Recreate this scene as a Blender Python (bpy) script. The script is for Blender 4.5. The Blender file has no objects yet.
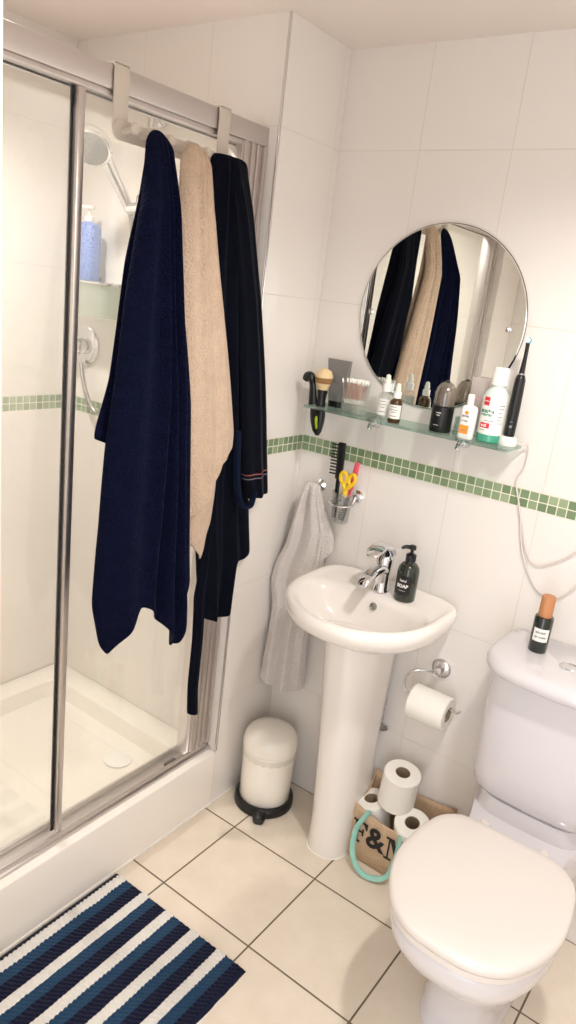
import bpy, bmesh, math, random
from mathutils import Vector, Matrix
random.seed(7)
PI = math.pi
S = bpy.context.scene
COL = S.collection

# ------------------------------------------------------------------ helpers
def lin(c):
    f = lambda v: v/12.92 if v <= .04045 else ((v+.055)/1.055)**2.4
    return (f(c[0]/255), f(c[1]/255), f(c[2]/255), 1)

class NT:
    """small wrapper round a node tree"""
    def __init__(s, name):
        s.mat = bpy.data.materials.new(name); s.mat.use_nodes = True
        s.t = s.mat.node_tree; s.t.nodes.clear()
        s.out = s.t.nodes.new('ShaderNodeOutputMaterial')
    def n(s, kind, **kw):
        d = s.t.nodes.new('ShaderNode'+kind)
        for k, v in kw.items():
            if hasattr(d, k): setattr(d, k, v)
        return d
    def put(s, sock, v):
        if isinstance(v, bpy.types.NodeSocket): s.t.links.new(v, sock)
        else: sock.default_value = v
    def m(s, op, a, b=0.0, c=None):
        d = s.n('Math', operation=op); s.put(d.inputs[0], a); s.put(d.inputs[1], b)
        if c is not None: s.put(d.inputs[2], c)
        return d.outputs[0]
    def mix(s, f, a, b):
        d = s.t.nodes.new('ShaderNodeMix'); d.data_type = 'RGBA'
        s.put(d.inputs[0], f); s.put(d.inputs[6], a); s.put(d.inputs[7], b)
        return d.outputs[2]
    def ss(s, v, a, b):
        """1 below a, 0 above b"""
        d = s.n('MapRange', interpolation_type='SMOOTHSTEP'); s.put(d.inputs[0], v)
        d.inputs[1].default_value = a; d.inputs[2].default_value = b
        d.inputs[3].default_value = 1; d.inputs[4].default_value = 0
        return d.outputs[0]
    def noise(s, vec, scale, detail=3):
        d = s.n('TexNoise'); s.put(d.inputs['Vector'], vec); d.inputs['Scale'].default_value = scale
        d.inputs['Detail'].default_value = detail
        return d.outputs['Fac']
    def pos(s): return s.n('NewGeometry').outputs['Position']
    def bump(s, h, strength, dist):
        d = s.n('Bump'); s.put(d.inputs['Height'], h); d.inputs['Strength'].default_value = strength
        d.inputs['Distance'].default_value = dist
        return d.outputs[0]
    def bsdf(s, col, rough=.5, metal=0, normal=None, **kw):
        p = s.n('BsdfPrincipled')
        s.put(p.inputs['Base Color'], col); s.put(p.inputs['Roughness'], rough); p.inputs['Metallic'].default_value = metal
        if normal is not None: s.put(p.inputs['Normal'], normal)
        for k, v in kw.items(): s.put(p.inputs[k.replace('_', ' ')], v)
        return p.outputs[0]
    def done(s, sh):
        s.t.links.new(sh, s.out.inputs[0]); return s.mat

def plain(name, rgb, rough=.5, metal=0, noise=0, nscale=200, **kw):
    t = NT(name); nor = None
    if noise: nor = t.bump(t.noise(t.pos(), nscale), noise, .002)
    return t.done(t.bsdf(lin(rgb), rough, metal, nor, **kw))

def clear(name, rgb, gloss=.06, haze=0.0, hazergb=(240, 240, 240), rough=.02, edge=.5):
    """thin clear glass or plastic: see-through, mirrors at grazing angles, optional milky film"""
    t = NT(name)
    tr = t.n('BsdfTransparent'); tr.inputs[0].default_value = lin(rgb)
    gl = t.n('BsdfGlossy'); gl.inputs['Roughness'].default_value = rough
    lw = t.n('LayerWeight'); lw.inputs['Blend'].default_value = .25
    f = t.m('MULTIPLY_ADD', lw.outputs['Facing'], edge, gloss)
    mx = t.n('MixShader'); t.put(mx.inputs[0], f); t.put(mx.inputs[1], tr.outputs[0]); t.put(mx.inputs[2], gl.outputs[0])
    sh = mx.outputs[0]
    if haze:
        df = t.n('BsdfDiffuse'); df.inputs[0].default_value = lin(hazergb)
        tl = t.n('BsdfTranslucent'); tl.inputs[0].default_value = lin(hazergb)
        md = t.n('MixShader'); md.inputs[0].default_value = .5; t.put(md.inputs[1], df.outputs[0]); t.put(md.inputs[2], tl.outputs[0])
        m2 = t.n('MixShader'); m2.inputs[0].default_value = haze; t.put(m2.inputs[1], sh); t.put(m2.inputs[2], md.outputs[0])
        sh = m2.outputs[0]
    return t.done(sh)

def wloc(o):
    v = Vector((0, 0, 0))
    while o: v += o.location; o = o.parent
    return v

def obj(name, bm, mat, parent=None, flat=False, sharp=38, mods=()):
    """one mesh object; bm is in world coordinates"""
    bmesh.ops.recalc_face_normals(bm, faces=bm.faces)
    if parent: bmesh.ops.translate(bm, verts=bm.verts, vec=-wloc(parent))
    else:
        pass
    lim = math.radians(sharp)
    for f in bm.faces: f.smooth = not flat
    for e in bm.edges:
        if len(e.link_faces) == 2 and e.calc_face_angle(0) > lim: e.smooth = False
    me = bpy.data.meshes.new(name); bm.to_mesh(me); bm.free()
    for mm in (mat if isinstance(mat, (list, tuple)) else [mat]): me.materials.append(mm)
    o = bpy.data.objects.new(name, me); COL.objects.link(o)
    if parent: o.parent = parent
    for kind, kw in mods:
        md = o.modifiers.new(kind.title(), kind)
        for k, v in kw.items(): setattr(md, k, v)
    return o

def thing(name, label, cat, loc, group=None):
    o = bpy.data.objects.new(name, None); COL.objects.link(o); o.location = loc
    o.empty_display_size = .02
    return tag(o, label, cat, group)
def tag(o, label, cat, group=None):
    o['label'] = label; o['category'] = cat
    if group: o['group'] = group
    return o
def rebase(o, loc):
    """moves a single-mesh thing's origin to loc"""
    o.data.transform(Matrix.Translation(-Vector(loc))); o.location = loc; return o
def struct(name, bm, mat, **kw):
    o = obj(name, bm, mat, **kw); o['kind'] = 'structure'; return o

B = bmesh.new
def box(bm, x0, x1, y0, y1, z0, z1, bev=0, seg=2):
    vs = bmesh.ops.create_cube(bm, size=1)['verts']
    for v in vs:
        v.co = Vector((x0+(x1-x0)*(v.co.x+.5), y0+(y1-y0)*(v.co.y+.5), z0+(z1-z0)*(v.co.z+.5)))
    if bev:
        es = list({e for v in vs for e in v.link_edges})
        bmesh.ops.bevel(bm, geom=es, offset=bev, segments=seg, profile=.5, affect='EDGES')
    return bm
def loft(bm, rings, cap0=True, cap1=True, closed=True, mi=0):
    vv = [[bm.verts.new(p) for p in r] for r in rings]
    n = len(vv[0])
    for a, b in zip(vv, vv[1:]):
        for i in range(n if closed else n-1):
            j = (i+1) % n
            try:
                f = bm.faces.new((a[i], a[j], b[j], b[i])); f.material_index = mi
            except ValueError: pass
    if cap0: bm.faces.new(vv[0]).material_index = mi
    if cap1: bm.faces.new(vv[-1]).material_index = mi
    return bm
def lathe(bm, o, prof, n=32, axis=(0, 0, 1), cap0=True, cap1=True, mi=0):
    """prof: (radius, distance along axis)"""
    ax = Vector(axis).normalized(); q = ax.to_track_quat('Z', 'Y'); o = Vector(o)
    rings = [[o+q@Vector((max(r, 1e-5)*math.cos(2*PI*i/n), max(r, 1e-5)*math.sin(2*PI*i/n), h)) for i in range(n)] for r, h in prof]
    return loft(bm, rings, cap0, cap1, mi=mi)
def catmull(pts, k=6, closed=False):
    P = [Vector(p) for p in pts]; out = []; n = len(P)
    rng = range(n if closed else n-1)
    for i in rng:
        g = lambda j: P[j % n] if closed else P[min(max(j, 0), n-1)]
        a, b, c, d = g(i-1), g(i), g(i+1), g(i+2)
        for s in range(k):
            t = s/k
            out.append(.5*((2*b)+(c-a)*t+(2*a-5*b+4*c-d)*t*t+(3*b-a-3*c+d)*t**3))
    if not closed: out.append(P[-1])
    return out
def tube(bm, pts, r, n=10, smooth=0, closed=False, flat=1.0, mi=0):
    """swept tube; r a number or one per point; flat squashes the second axis"""
    P = catmull(pts, smooth, closed) if smooth else [Vector(p) for p in pts]
    m = len(P)
    if isinstance(r, (list, tuple)):
        R = [r[0]+0]*m
        for i in range(m):
            f = i/(m-1)*(len(r)-1); a = int(min(f, len(r)-2)); R[i] = r[a]+(r[a+1]-r[a])*(f-a)
    else: R = [r]*m
    rings = []; up = None
    for i in range(m):
        a = P[(i-1) % m] if (closed or i) else P[0]; b = P[(i+1) % m] if (closed or i < m-1) else P[-1]
        t = (b-a).normalized()
        if up is None:
            up = Vector((0, 0, 1)) if abs(t.z) < .9 else Vector((1, 0, 0))
        u = (up-t*up.dot(t)).normalized(); up = u; w = t.cross(u)
        rings.append([P[i]+R[i]*(math.cos(2*PI*k/n)*u+flat*math.sin(2*PI*k/n)*w) for k in range(n)])
    if closed: rings.append(rings[0]); return loft(bm, rings, False, False, mi=mi)
    return loft(bm, rings, mi=mi)
def ring_half(half, cx, z, n=5):
    """closed ring from a half outline [(halfwidth, y)...], mirrored about x = cx"""
    c = catmull([(h, y, 0) for h, y in half], n)
    L = [(max(p.x, 0), p.y) for p in c]
    return [Vector((cx+h, y, z)) for h, y in L]+[Vector((cx-h, y, z)) for h, y in L[-2:0:-1]]
def rrect(cx, cy, w, d, z, r, k=5):
    out = []
    for qx, qy, a0 in ((1, 1, 0), (-1, 1, PI/2), (-1, -1, PI), (1, -1, 1.5*PI)):
        for i in range(k+1):
            a = a0+PI/2*i/k
            out.append(Vector((cx+qx*(w/2-r)+r*math.cos(a), cy+qy*(d/2-r)+r*math.sin(a), z)))
    return out
def patch(bm, cx, cy, r, z0, z1, a0, a1, n=14, th=.0004, mi=0):
    """curved label on a round bottle; angle 0 faces -y, positive towards +x"""
    rings = []
    for i in range(n+1):
        a = a0+(a1-a0)*i/n; s, c = math.sin(a), -math.cos(a)
        rings.append([Vector((cx+s*q, cy+c*q, z)) for q, z in ((r+.0002, z0), (r+th, z0), (r+th, z1), (r+.0002, z1))])
    return loft(bm, rings, mi=mi)
def text_mesh(bm, body, size, fn, bold=0.0, sx=1.0, mi=0, ext=.0003):
    """lettering: outline of the built-in font, each vertex sent through fn(x, y, depth)"""
    cu = bpy.data.curves.new('t', 'FONT'); cu.body = body; cu.size = size; cu.align_x = 'CENTER'; cu.align_y = 'CENTER'
    cu.extrude = ext; cu.offset = bold; cu.resolution_u = 3
    o = bpy.data.objects.new('t', cu); COL.objects.link(o)
    dg = bpy.context.evaluated_depsgraph_get(); me = bpy.data.meshes.new_from_object(o.evaluated_get(dg))
    COL.objects.unlink(o); bpy.data.objects.remove(o); bpy.data.curves.remove(cu)
    vs = [bm.verts.new(fn(v.co.x*sx, v.co.y, v.co.z)) for v in me.vertices]
    for p in me.polygons:
        try:
            f = bm.faces.new([vs[i] for i in p.vertices]); f.material_index = mi
        except ValueError: pass
    bpy.data.meshes.remove(me)
    return bm
def blur_print(bm, w, h, fn, seed=1, ext=.0004):
    """a line of print too small to read: short uneven strokes"""
    rd = random.Random(seed); x = -w/2
    while x < w/2-h*.3:
        sw = h*rd.uniform(.18, .5); top = h*rd.choice((.5, .5, .38, .3)); lo = -h*.5 if rd.random() < .8 else -h*.1
        q = [(x, lo), (x+sw, lo), (x+sw, top), (x, top)]
        a = [bm.verts.new(fn(px, py, ext)) for px, py in q]; b = [bm.verts.new(fn(px, py, -.0002)) for px, py in q]
        bm.faces.new(a); bm.faces.new(b[::-1])
        for i in range(4): bm.faces.new((a[i], b[i], b[(i+1) % 4], a[(i+1) % 4]))
        x += sw+h*rd.uniform(.12, .3)
    return bm
def on_cyl(cx, cy, r, z, a0):
    return lambda x, y, d: Vector((cx+(r+.0007+d)*math.sin(a0+x/r), cy-(r+.0007+d)*math.cos(a0+x/r), z+y))
def lerp_tab(tab, z):
    """tab sorted by falling z"""
    if z >= tab[0][0]: return tab[0][1]
    for (za, a), (zb, b) in zip(tab, tab[1:]):
        if z >= zb:
            f = (za-z)/(za-zb); f = f; return a+(b-a)*f
    return tab[-1][1]
def lerp_up(tab, s):
    if s <= tab[0][0]: return tab[0][1]
    for (a0, a), (b0, b) in zip(tab, tab[1:]):
        if s <= b0: return a+(b-a)*(s-a0)/(b0-a0)
    return tab[-1][1]

def cloth(bm, ztop, Lt, Rt, hemf, hemb, dep, fmap, folds=(), amp=.012, N=56, M=72, back=.6, seed=1, cut=.12):
    """hanging cloth as a closed fold: front and back sheets between the left and right outlines.
    fmap(u, depth, z) places it.  folds: (position, width, height) ridges that run up to the hook."""
    rnd = random.Random(seed); ph = [rnd.random()*6 for _ in range(6)]
    rings = []
    for i in range(M+1):
        v = i/M; ring = []
        for side in (0, 1):
            for k in range(N):
                s = (k if side == 0 else N-k)/N
                hem = lerp_up(hemb if side else hemf, s)
                if side == 0 and 0: pass
                if k == 0: hem = .5*(lerp_up(hemb, s)+lerp_up(hemf, s))
                vv = v**1.15
                z = ztop-vv*(ztop-hem)
                l, r = lerp_tab(Lt, z), lerp_tab(Rt, z)
                wob = .004*math.sin(9*z+ph[0])*min(1, v*2)
                u = l+(r-l)*s+wob*(1 if 0 < s < 1 else .4)
                D = lerp_tab(dep, z)
                e = math.sqrt(max(0, 1-(2*s-1)**2))
                g = min(1, v/cut)
                f = 0
                for p, w, h in folds:
                    pp = p+.03*math.sin(5*z+ph[1]+p*9)
                    x = (s-pp)/w
                    f += h*math.exp(-abs(x)**1.5)
                f += .25*math.sin(17*s+ph[2]+2*z)+.06*math.sin(31*s+ph[3]-3*z)
                fold = amp*f*g*min(1, e*2.2)
                if side == 0: d = D*e+fold
                else: d = -back*D*e+fold*.5
                ring.append(fmap(u, d, z))
        rings.append(ring)
    loft(bm, rings, True, False)
    return bm

# ------------------------------------------------------------------ materials
def tile_wall():
    t = NT('glazed wall tile'); g = t.n('NewGeometry')
    sp = t.n('SeparateXYZ'); t.put(sp.inputs[0], g.outputs['Position']); x, y, z = sp.outputs
    sn = t.n('SeparateXYZ'); t.put(sn.inputs[0], g.outputs['True Normal'])
    isx = t.m('GREATER_THAN', t.m('ABSOLUTE', sn.outputs[0]), .5)
    u = t.m('ADD', t.m('MULTIPLY', x, t.m('SUBTRACT', 1, isx)), t.m('MULTIPLY', t.m('ADD', y, .2775), isx))
    def line(c, p, off):
        q = t.m('DIVIDE', t.m('SUBTRACT', c, off), p)
        return t.m('MULTIPLY', t.m('ABSOLUTE', t.m('SUBTRACT', q, t.m('ROUND', q))), p)
    up = t.m('GREATER_THAN', z, 1.184)
    dz = t.m('ADD', t.m('MULTIPLY', line(z, .4027, 1.2080), up), t.m('MULTIPLY', line(z, .3972, 1.1600), t.m('SUBTRACT', 1, up)))
    du = line(u, .25, 0)
    gr = t.m('MAXIMUM', t.ss(dz, .0007, .0016), t.ss(du, .0007, .0016))
    band = t.m('MULTIPLY', t.m('GREATER_THAN', z, 1.1600), t.m('LESS_THAN', z, 1.2080))
    cu = t.m('FLOOR', t.m('DIVIDE', u, .0248)); cz = t.m('FLOOR', t.m('DIVIDE', t.m('SUBTRACT', z, 1.1600), .0240))
    cb = t.n('CombineXYZ'); t.put(cb.inputs[0], cu); t.put(cb.inputs[1], cz); t.put(cb.inputs[2], isx)
    wn = t.n('TexWhiteNoise'); t.put(wn.inputs[0], cb.outputs[0])
    rp = t.n('ValToRGB'); t.put(rp.inputs[0], wn.outputs['Value'])
    e = rp.color_ramp.elements
    e[0].position = 0; e[0].color = lin((112, 134, 100)); e[1].position = 1; e[1].color = lin((160, 174, 142))
    for p, c in ((.3, (126, 147, 113)), (.6, (140, 159, 124)), (.8, (148, 166, 130))):
        q = e.new(p); q.color = lin(c)
    mg = t.m('MAXIMUM', t.ss(line(u, .0248, 0), .0010, .0017), t.ss(line(z, .0240, 1.1600), .0010, .0017))
    n2 = t.noise(g.outputs['Position'], 2.5, 2)
    base = t.mix(n2, lin((231, 225, 219)), lin((236, 231, 226)))
    c1 = t.mix(gr, base, lin((219, 210, 200)))
    c2 = t.mix(mg, rp.outputs[0], lin((228, 224, 206)))
    col = t.mix(band, c1, c2)
    groove = t.m('ADD', t.m('MULTIPLY', gr, t.m('SUBTRACT', 1, band)), t.m('MULTIPLY', mg, band))
    h = t.m('SUBTRACT', t.m('MULTIPLY', t.noise(g.outputs['Position'], 6, 1), .35), groove)
    ro = t.m('ADD', .16, t.m('MULTIPLY', groove, .5))
    return t.done(t.bsdf(col, ro, 0, t.bump(h, .35, .002)))
def tile_floor():
    t = NT('cream floor tile'); p = t.pos()
    sp = t.n('SeparateXYZ'); t.put(sp.inputs[0], p); x, y, z = sp.outputs
    def line(c, off, pch=.308):
        q = t.m('DIVIDE', t.m('SUBTRACT', c, off), pch)
        return t.m('MULTIPLY', t.m('ABSOLUTE', t.m('SUBTRACT', q, t.m('ROUND', q))), pch)
    d = t.m('MINIMUM', line(x, .1308), line(y, -.3086))
    gr = t.ss(d, .0019, .0030)
    base = t.mix(t.noise(p, 14, 5), lin((220, 206, 188)), lin((236, 225, 210)))
    base = t.mix(t.m('MULTIPLY', t.ss(t.noise(p, 45, 4), .30, .42), .35), base, lin((222, 206, 184)))
    col = t.mix(gr, base, lin((112, 98, 78)))
    h = t.m('SUBTRACT', t.m('MULTIPLY', t.noise(p, 30, 3), .2), gr)
    return t.done(t.bsdf(col, t.m('ADD', .3, t.m('MULTIPLY', gr, .5)), 0, t.bump(h, .4, .002)))
def terry(name, rgb, rgb2, scale=420, strength=1.0, sheen=.4, tint=(255, 255, 255)):
    t = NT(name); p = t.pos()
    vo = t.n('TexVoronoi'); t.put(vo.inputs['Vector'], p); vo.inputs['Scale'].default_value = scale*.45
    h = t.m('ADD', t.m('MULTIPLY', t.noise(p, scale, 2), .6), vo.outputs['Distance'])
    col = t.mix(t.m('ADD', t.m('MULTIPLY', t.noise(p, 40, 4), .5), t.m('MULTIPLY', t.noise(p, 330, 2), .5)), lin(rgb), lin(rgb2))
    return t.done(t.bsdf(col, .95, 0, t.bump(h, strength, .003), Sheen_Weight=sheen, Sheen_Roughness=.4,
                         Sheen_Tint=lin(tint), Specular_IOR_Level=.1))
def stripe_cuff():
    t = NT('navy robe with cuff lines'); p = t.pos()
    sp = t.n('SeparateXYZ'); t.put(sp.inputs[0], p); z = t.m('SUBTRACT', sp.outputs[2], t.m('MULTIPLY', sp.outputs[1], .12))
    l1 = t.ss(t.m('ABSOLUTE', t.m('SUBTRACT', z, 1.172)), .0013, .002)
    l2 = t.ss(t.m('ABSOLUTE', t.m('SUBTRACT', z, 1.160)), .0013, .002)
    col = t.mix(l1, t.mix(t.noise(p, 40, 4), lin((4, 6, 15)), lin((9, 12, 26))), lin((150, 84, 82)))
    col = t.mix(l2, col, lin((112, 104, 114)))
    return t.done(t.bsdf(col, .95, 0, t.bump(t.noise(p, 500, 2), .5, .003), Sheen_Weight=.04, Specular_IOR_Level=.1))
def mat_stripes():
    t = NT('striped chenille'); p = t.pos()
    sp = t.n('SeparateXYZ'); t.put(sp.inputs[0], p)
    x = t.m('ADD', t.m('SUBTRACT', sp.outputs[0], .0155), t.m('MULTIPLY', t.m('SUBTRACT', t.noise(p, 30, 2), .5), .004))
    f = t.m('FRACT', t.m('DIVIDE', t.m('SUBTRACT', x, .0), .0905))
    rp = t.n('ValToRGB'); t.put(rp.inputs[0], f); rp.color_ramp.interpolation = 'CONSTANT'
    e = rp.color_ramp.elements
    e[0].position = 0; e[0].color = lin((13, 18, 46)); e[1].position = .16; e[1].color = lin((238, 234, 228))
    q = e.new(.47); q.color = lin((34, 66, 96)); q = e.new(.77); q.color = lin((13, 18, 46))
    col = t.mix(t.m('MULTIPLY', t.noise(p, 300, 2), .18), rp.outputs[0], lin((20, 24, 40)))
    return t.done(t.bsdf(col, .95, 0, t.bump(t.noise(p, 700, 2), .6, .003), Sheen_Weight=.15, Specular_IOR_Level=.1))
def jute():
    t = NT('jute weave'); p = t.pos()
    sp = t.n('SeparateXYZ'); t.put(sp.inputs[0], p)
    w = t.m('MULTIPLY', t.m('SINE', t.m('MULTIPLY', t.m('ADD', sp.outputs[0], sp.outputs[1]), 2400)), t.m('SINE', t.m('MULTIPLY', sp.outputs[2], 2400)))
    col = t.mix(t.noise(p, 120, 4), lin((186, 156, 126)), lin((214, 186, 156)))
    return t.done(t.bsdf(col, .9, 0, t.bump(w, .5, .001)))
def blue_bottle():
    t = NT('blue speckled plastic'); p = t.pos()
    f = t.ss(t.noise(p, 330, 3), .38, .60)
    return t.done(t.bsdf(t.mix(f, lin((140, 170, 228)), lin((52, 92, 188))), .35))

M = dict(
    tile=tile_wall(), floor=tile_floor(),
    ceil=plain('white ceiling paint', (236, 226, 218), .9),
    paint=plain('white gloss paint', (222, 204, 190), .4),
    ceramic=plain('white ceramic', (240, 234, 228), .1, Coat_Weight=.3),
    ceramic_wc=plain('cool white ceramic', (214, 210, 213), .1, Coat_Weight=.3),
    seat=plain('white seat plastic', (222, 214, 208), .22),
    acrylic=plain('white acrylic', (242, 236, 228), .25),
    chrome=plain('chrome', (225, 225, 228), .07, 1),
    alu=plain('satin aluminium', (212, 206, 204), .36, 1),
    alu_d=plain('dark track channel', (70, 64, 58), .5),
    seal=plain('black rubber seal', (28, 26, 26), .5),
    rack=plain('putty coated metal', (206, 196, 184), .35),
    white=plain('white plastic', (240, 238, 234), .3),
    black=plain('black plastic', (14, 14, 16), .35),
    blackm=plain('matt black', (20, 20, 22), .6),
    grey=plain('grey tube plastic', (122, 120, 118), .4),
    lime=plain('lime rubber', (150, 180, 40), .5),
    navy=terry('navy terry', (3, 6, 22), (11, 17, 48), sheen=.03, tint=(130, 140, 190)),
    robe=terry('navy velour', (4, 6, 15), (9, 12, 26), 500, .5, .04, (130, 145, 200)),
    cuff=stripe_cuff(),
    belt=terry('navy belt cloth', (16, 24, 44), (22, 32, 54), 500, .4, .08, (130, 145, 200)),
    beige=terry('beige terry', (178, 152, 130), (222, 198, 175), sheen=.2),
    greyt=terry('pale grey terry', (206, 199, 195), (220, 213, 208), sheen=.2),
    mat=mat_stripes(), jute=jute(),
    teal=plain('mint webbing', (150, 202, 188), .8, 0, .4, 900),
    ink=plain('black ink', (22, 20, 20), .7),
    paper=plain('white tissue paper', (240, 236, 228), .95, 0, .35, 350),
    card=plain('cardboard core', (150, 132, 108), .9),
    bin=plain('cream enamel', (245, 240, 230), .2, Coat_Weight=.3),
    liner=clear('bin liner film', (252, 252, 250), .05, .5, (250, 248, 243), .2),
    glass=clear('clear glass', (236, 246, 242), .05),
    shelfglass=clear('green edged shelf glass', (220, 236, 230), .07, .02, (170, 200, 190)),
    screen=clear('shower screen glass', (253, 253, 251), .02, .10, (250, 247, 240), .02, .25),
    frost=clear('frosted shower glass', (240, 244, 238), .05, .35, (232, 236, 228), .2),
    plastic=clear('clear plastic', (248, 249, 248), .05, .06),
    tubeclear=clear('milky clear tube', (240, 236, 234), .08, .55, (240, 232, 230)),
    dome=clear('smoked clear dome', (196, 188, 178), .16, .25, (196, 184, 170), .1),
    mirror=plain('mirror silver', (238, 240, 236), .0, 1),
    soap=plain('dark green bottle', (34, 42, 30), .12, Coat_Weight=.4),
    cist=plain('near black green glass', (18, 28, 20), .08, Coat_Weight=.5),
    copper=plain('copper toned wood cap', (188, 128, 84), .45, 0, .3, 60),
    amber=plain('amber glass', (72, 48, 18), .1, Coat_Weight=.4),
    label=plain('white label paper', (238, 236, 230), .6),
    labelk=plain('black label paper', (14, 15, 15), .5),
    pipette=plain('pale rubber teat', (232, 236, 222), .5),
    orange=plain('orange print', (238, 150, 50), .5), redp=plain('red print', (216, 44, 60), .5),
    greenp=plain('green print', (60, 140, 120), .5), greyp=plain('grey print', (120, 120, 124), .5),
    pinkp=plain('pale pink print', (226, 170, 172), .5),
    mwash=plain('mint mouthwash liquid', (70, 160, 132), .12, Coat_Weight=.5),
    mbody=plain('mint tinted bottle', (214, 232, 222), .12, Coat_Weight=.4),
    yellow=plain('yellow plastic', (240, 198, 40), .35), pink=plain('pink plastic', (232, 92, 116), .4),
    bristle=plain('badger bristle', (232, 206, 160), .9, 0, .8, 500),
    bristle_d=plain('dark bristle band', (150, 112, 70), .9, 0, .8, 500),
    bluebottle=blue_bottle(), budpink=plain('pink paper stick', (206, 150, 130), .7), cotton=plain('cotton', (245, 242, 236), .95),
    cable=plain('white cable', (216, 206, 200), .5), steel=plain('brushed steel', (170, 168, 166), .3, 1),
    silicone=plain('white sealant', (244, 240, 234), .4), lblue=plain('light blue head ring', (90, 170, 190), .4),
    spray=plain('grey spray plate', (116, 114, 112), .4, .2),
    hall=plain('hall carpet', (150, 140, 130), .9),
)

# ------------------------------------------------------------------ room shell
H = 2.2627; YE = -.2775; W = -.79; YN = -1.40; YF = -1.65; XR = 1.62
struct('floor', box(B(), -1.0, XR+.1, -1.80, .1, -.08, 0), M['floor'])
struct('ceiling', box(B(), -1.0, XR+.1, -1.80, .1, H, H+.08), M['ceil'])
struct('wall_back', box(B(), 0, XR+.1, 0, .1, 0, H), M['tile'])
struct('wall_left', box(B(), W-.1, 0, YE, .1, 0, H), M['tile'])
struct('wall_shower', box(B(), W-.1, W, YN-.1, YE, 0, H), M['tile'])
struct('wall_front', box(B(), W-.1, 0, YF-.1, YN, 0, H), M['tile'])
struct('wall_right', box(B(), XR, XR+.1, YF, 0, 0, H), M['tile'])
bm = box(B(), 0, .875, YF-.1, YF, 0, H); box(bm, .875, 1.58, YF-.1, YF, 2.06, H); box(bm, 1.58, XR+.1, YF-.1, YF, 0, H)
struct('wall_entrance', bm, M['tile'])
bm = box(B(), .875, .919, YF-.15, YF+.004, 0, 2.04, .003); box(bm, 1.535, 1.58, YF-.15, YF+.004, 0, 2.04, .003); box(bm, .875, 1.58, YF-.15, YF+.004, 2.02, 2.06, .003)
struct('door_1', bm, M['paint'])
bm = box(B(), -.0035, .0025, YE-.0025, YE+.0035, .197, H, .001)
struct('trim_1', bm, M['chrome'])
bm = B()
tube(bm, [(.004, YE-.002, .003), (.004, -1.1, .003), (.004, YN, .003)], .004, 6)
tube(bm, [(.003, 0, .003), (.003, YE, .003)], .003, 6)
struct('trim_2', bm, M['silicone'])

# ------------------------------------------------------------------ shower tray
tr = thing('shower_tray', 'white raised shower tray below the glass screen', 'shower tray', (-.39, -.84, 0))
cx, cy = (W+.003)/2+.0015, (YE+YN)/2; w, d = -W-.001, YE-YN-.002
def R(w_, d_, z, r, ox=0): return rrect(cx+ox, cy, w_, d_, z, r)
bm = loft(B(), [R(w, d, .0, .004), R(w, d, .185, .004), R(w-.004, d-.002, .193, .006), R(w-.014, d-.01, .1965, .01),
    R(w-.15, d-.15, .1965, .05), R(w-.17, d-.17, .19, .05), R(w-.2, d-.2, .14, .06), R(w-.26, d-.26, .128, .06), R(w-.5, d-.6, .124, .05)])
obj('tray_body', bm, M['acrylic'], tr)
bm = lathe(B(), (-.25, -.46, .1285), [(.045, 0), (.045, .004), (.03, .008), (.001, .009)], 28)
obj('drain_cover', bm, M['white'], tr)

# ------------------------------------------------------------------ shower screen
sc = thing('shower_screen', 'sliding glass shower screen in an aluminium frame on the white tray', 'shower screen', (-.05, -.84, .1965))
bm = box(B(), -.085, -.030, YN, YE-.001, 1.962, 2.008, .003); box(bm, -.080, -.034, YN, YE-.001, 1.950, 1.962, .002)
obj('top_rail', bm, M['alu'], sc)
bm = box(B(), -.057, -.053, YN+.04, YE-.05, 1.947, 1.950)
obj('rail_groove', bm, M['seal'], sc)
bm = box(B(), -.090, -.022, YN, YE-.001, .1965, .206, .002); box(bm, -.036, -.028, YN+.02, YE-.02, .206, .222, .002); box(bm, -.088, -.080, YN+.02, YE-.02, .206, .222, .002)
obj('bottom_track', bm, M['alu'], sc)
for y0, y1 in ((YE-.098, YE-.001), (YN+.001, YN+.075)):
    bm = box(B(), -.082, -.032, y0, y1, .206, 1.962, .002)
    a = y0
    for k in range(4):
        yy = y0+.012+(y1-y0-.024)*k/3
        box(bm, -.033, -.028+(.003 if k % 2 else 0), yy-.006, yy+.006, .222, 1.962, .002)
    obj('wall_profile', bm, M['alu'], sc)
bm = box(B(), -.052, -.034, -.861, -.844, .222, 1.950, .003)
obj('meeting_stile', bm, M['alu'], sc)
bm = box(B(), -.054, -.049, -.8665, -.861, .222, 1.950)
obj('seal_strip', bm, M['seal'], sc)
bm = box(B(), -.046, -.040, -.844, YE-.098, .222, 1.950)
p1 = obj('glass_panel', bm, M['screen'], sc)
bm = box(B(), -.055, -.049, YN+.075, -.868, .222, 1.950)
obj('glass_panel', bm, M['screen'], sc)
bm = box(B(), -.050, -.034, -.46, -.42, .206, .2215, .002)
obj('drain_slot', bm, M['alu_d'], sc)

# ------------------------------------------------------------------ shower fittings
sh = thing('shower_set', 'chrome shower handset on its riser rail behind the glass', 'shower', (-.41, YE, 1.45))
bm = tube(B(), [(-.41, -.325, 1.42), (-.41, -.325, 2.06)], .010, 12)
obj('riser_rail', bm, M['chrome'], sh)
for z in (1.45, 2.04):
    bm = lathe(B(), (-.41, YE, z), [(.024, 0), (.024, .012), (.015, .02), (.013, .055), (.008, .06)], 20, (0, -1, 0))
    obj('wall_bracket', bm, M['chrome'], sh)
bm = box(B(), -.428, -.392, -.352, -.300, 1.795, 1.835, .008); tube(bm, [(-.425, -.335, 1.80), (-.465, -.34, 1.795)], .016, 12)
obj('slider', bm, M['chrome'], sh)
bm = tube(B(), [(-.468, -.333, 1.790), (-.468, -.350, 1.815), (-.465, -.40, 1.872), (-.456, -.445, 1.918), (-.452, -.47, 1.936)], [.0125, .0155, .0165, .018, .022], 14, 5)
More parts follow.
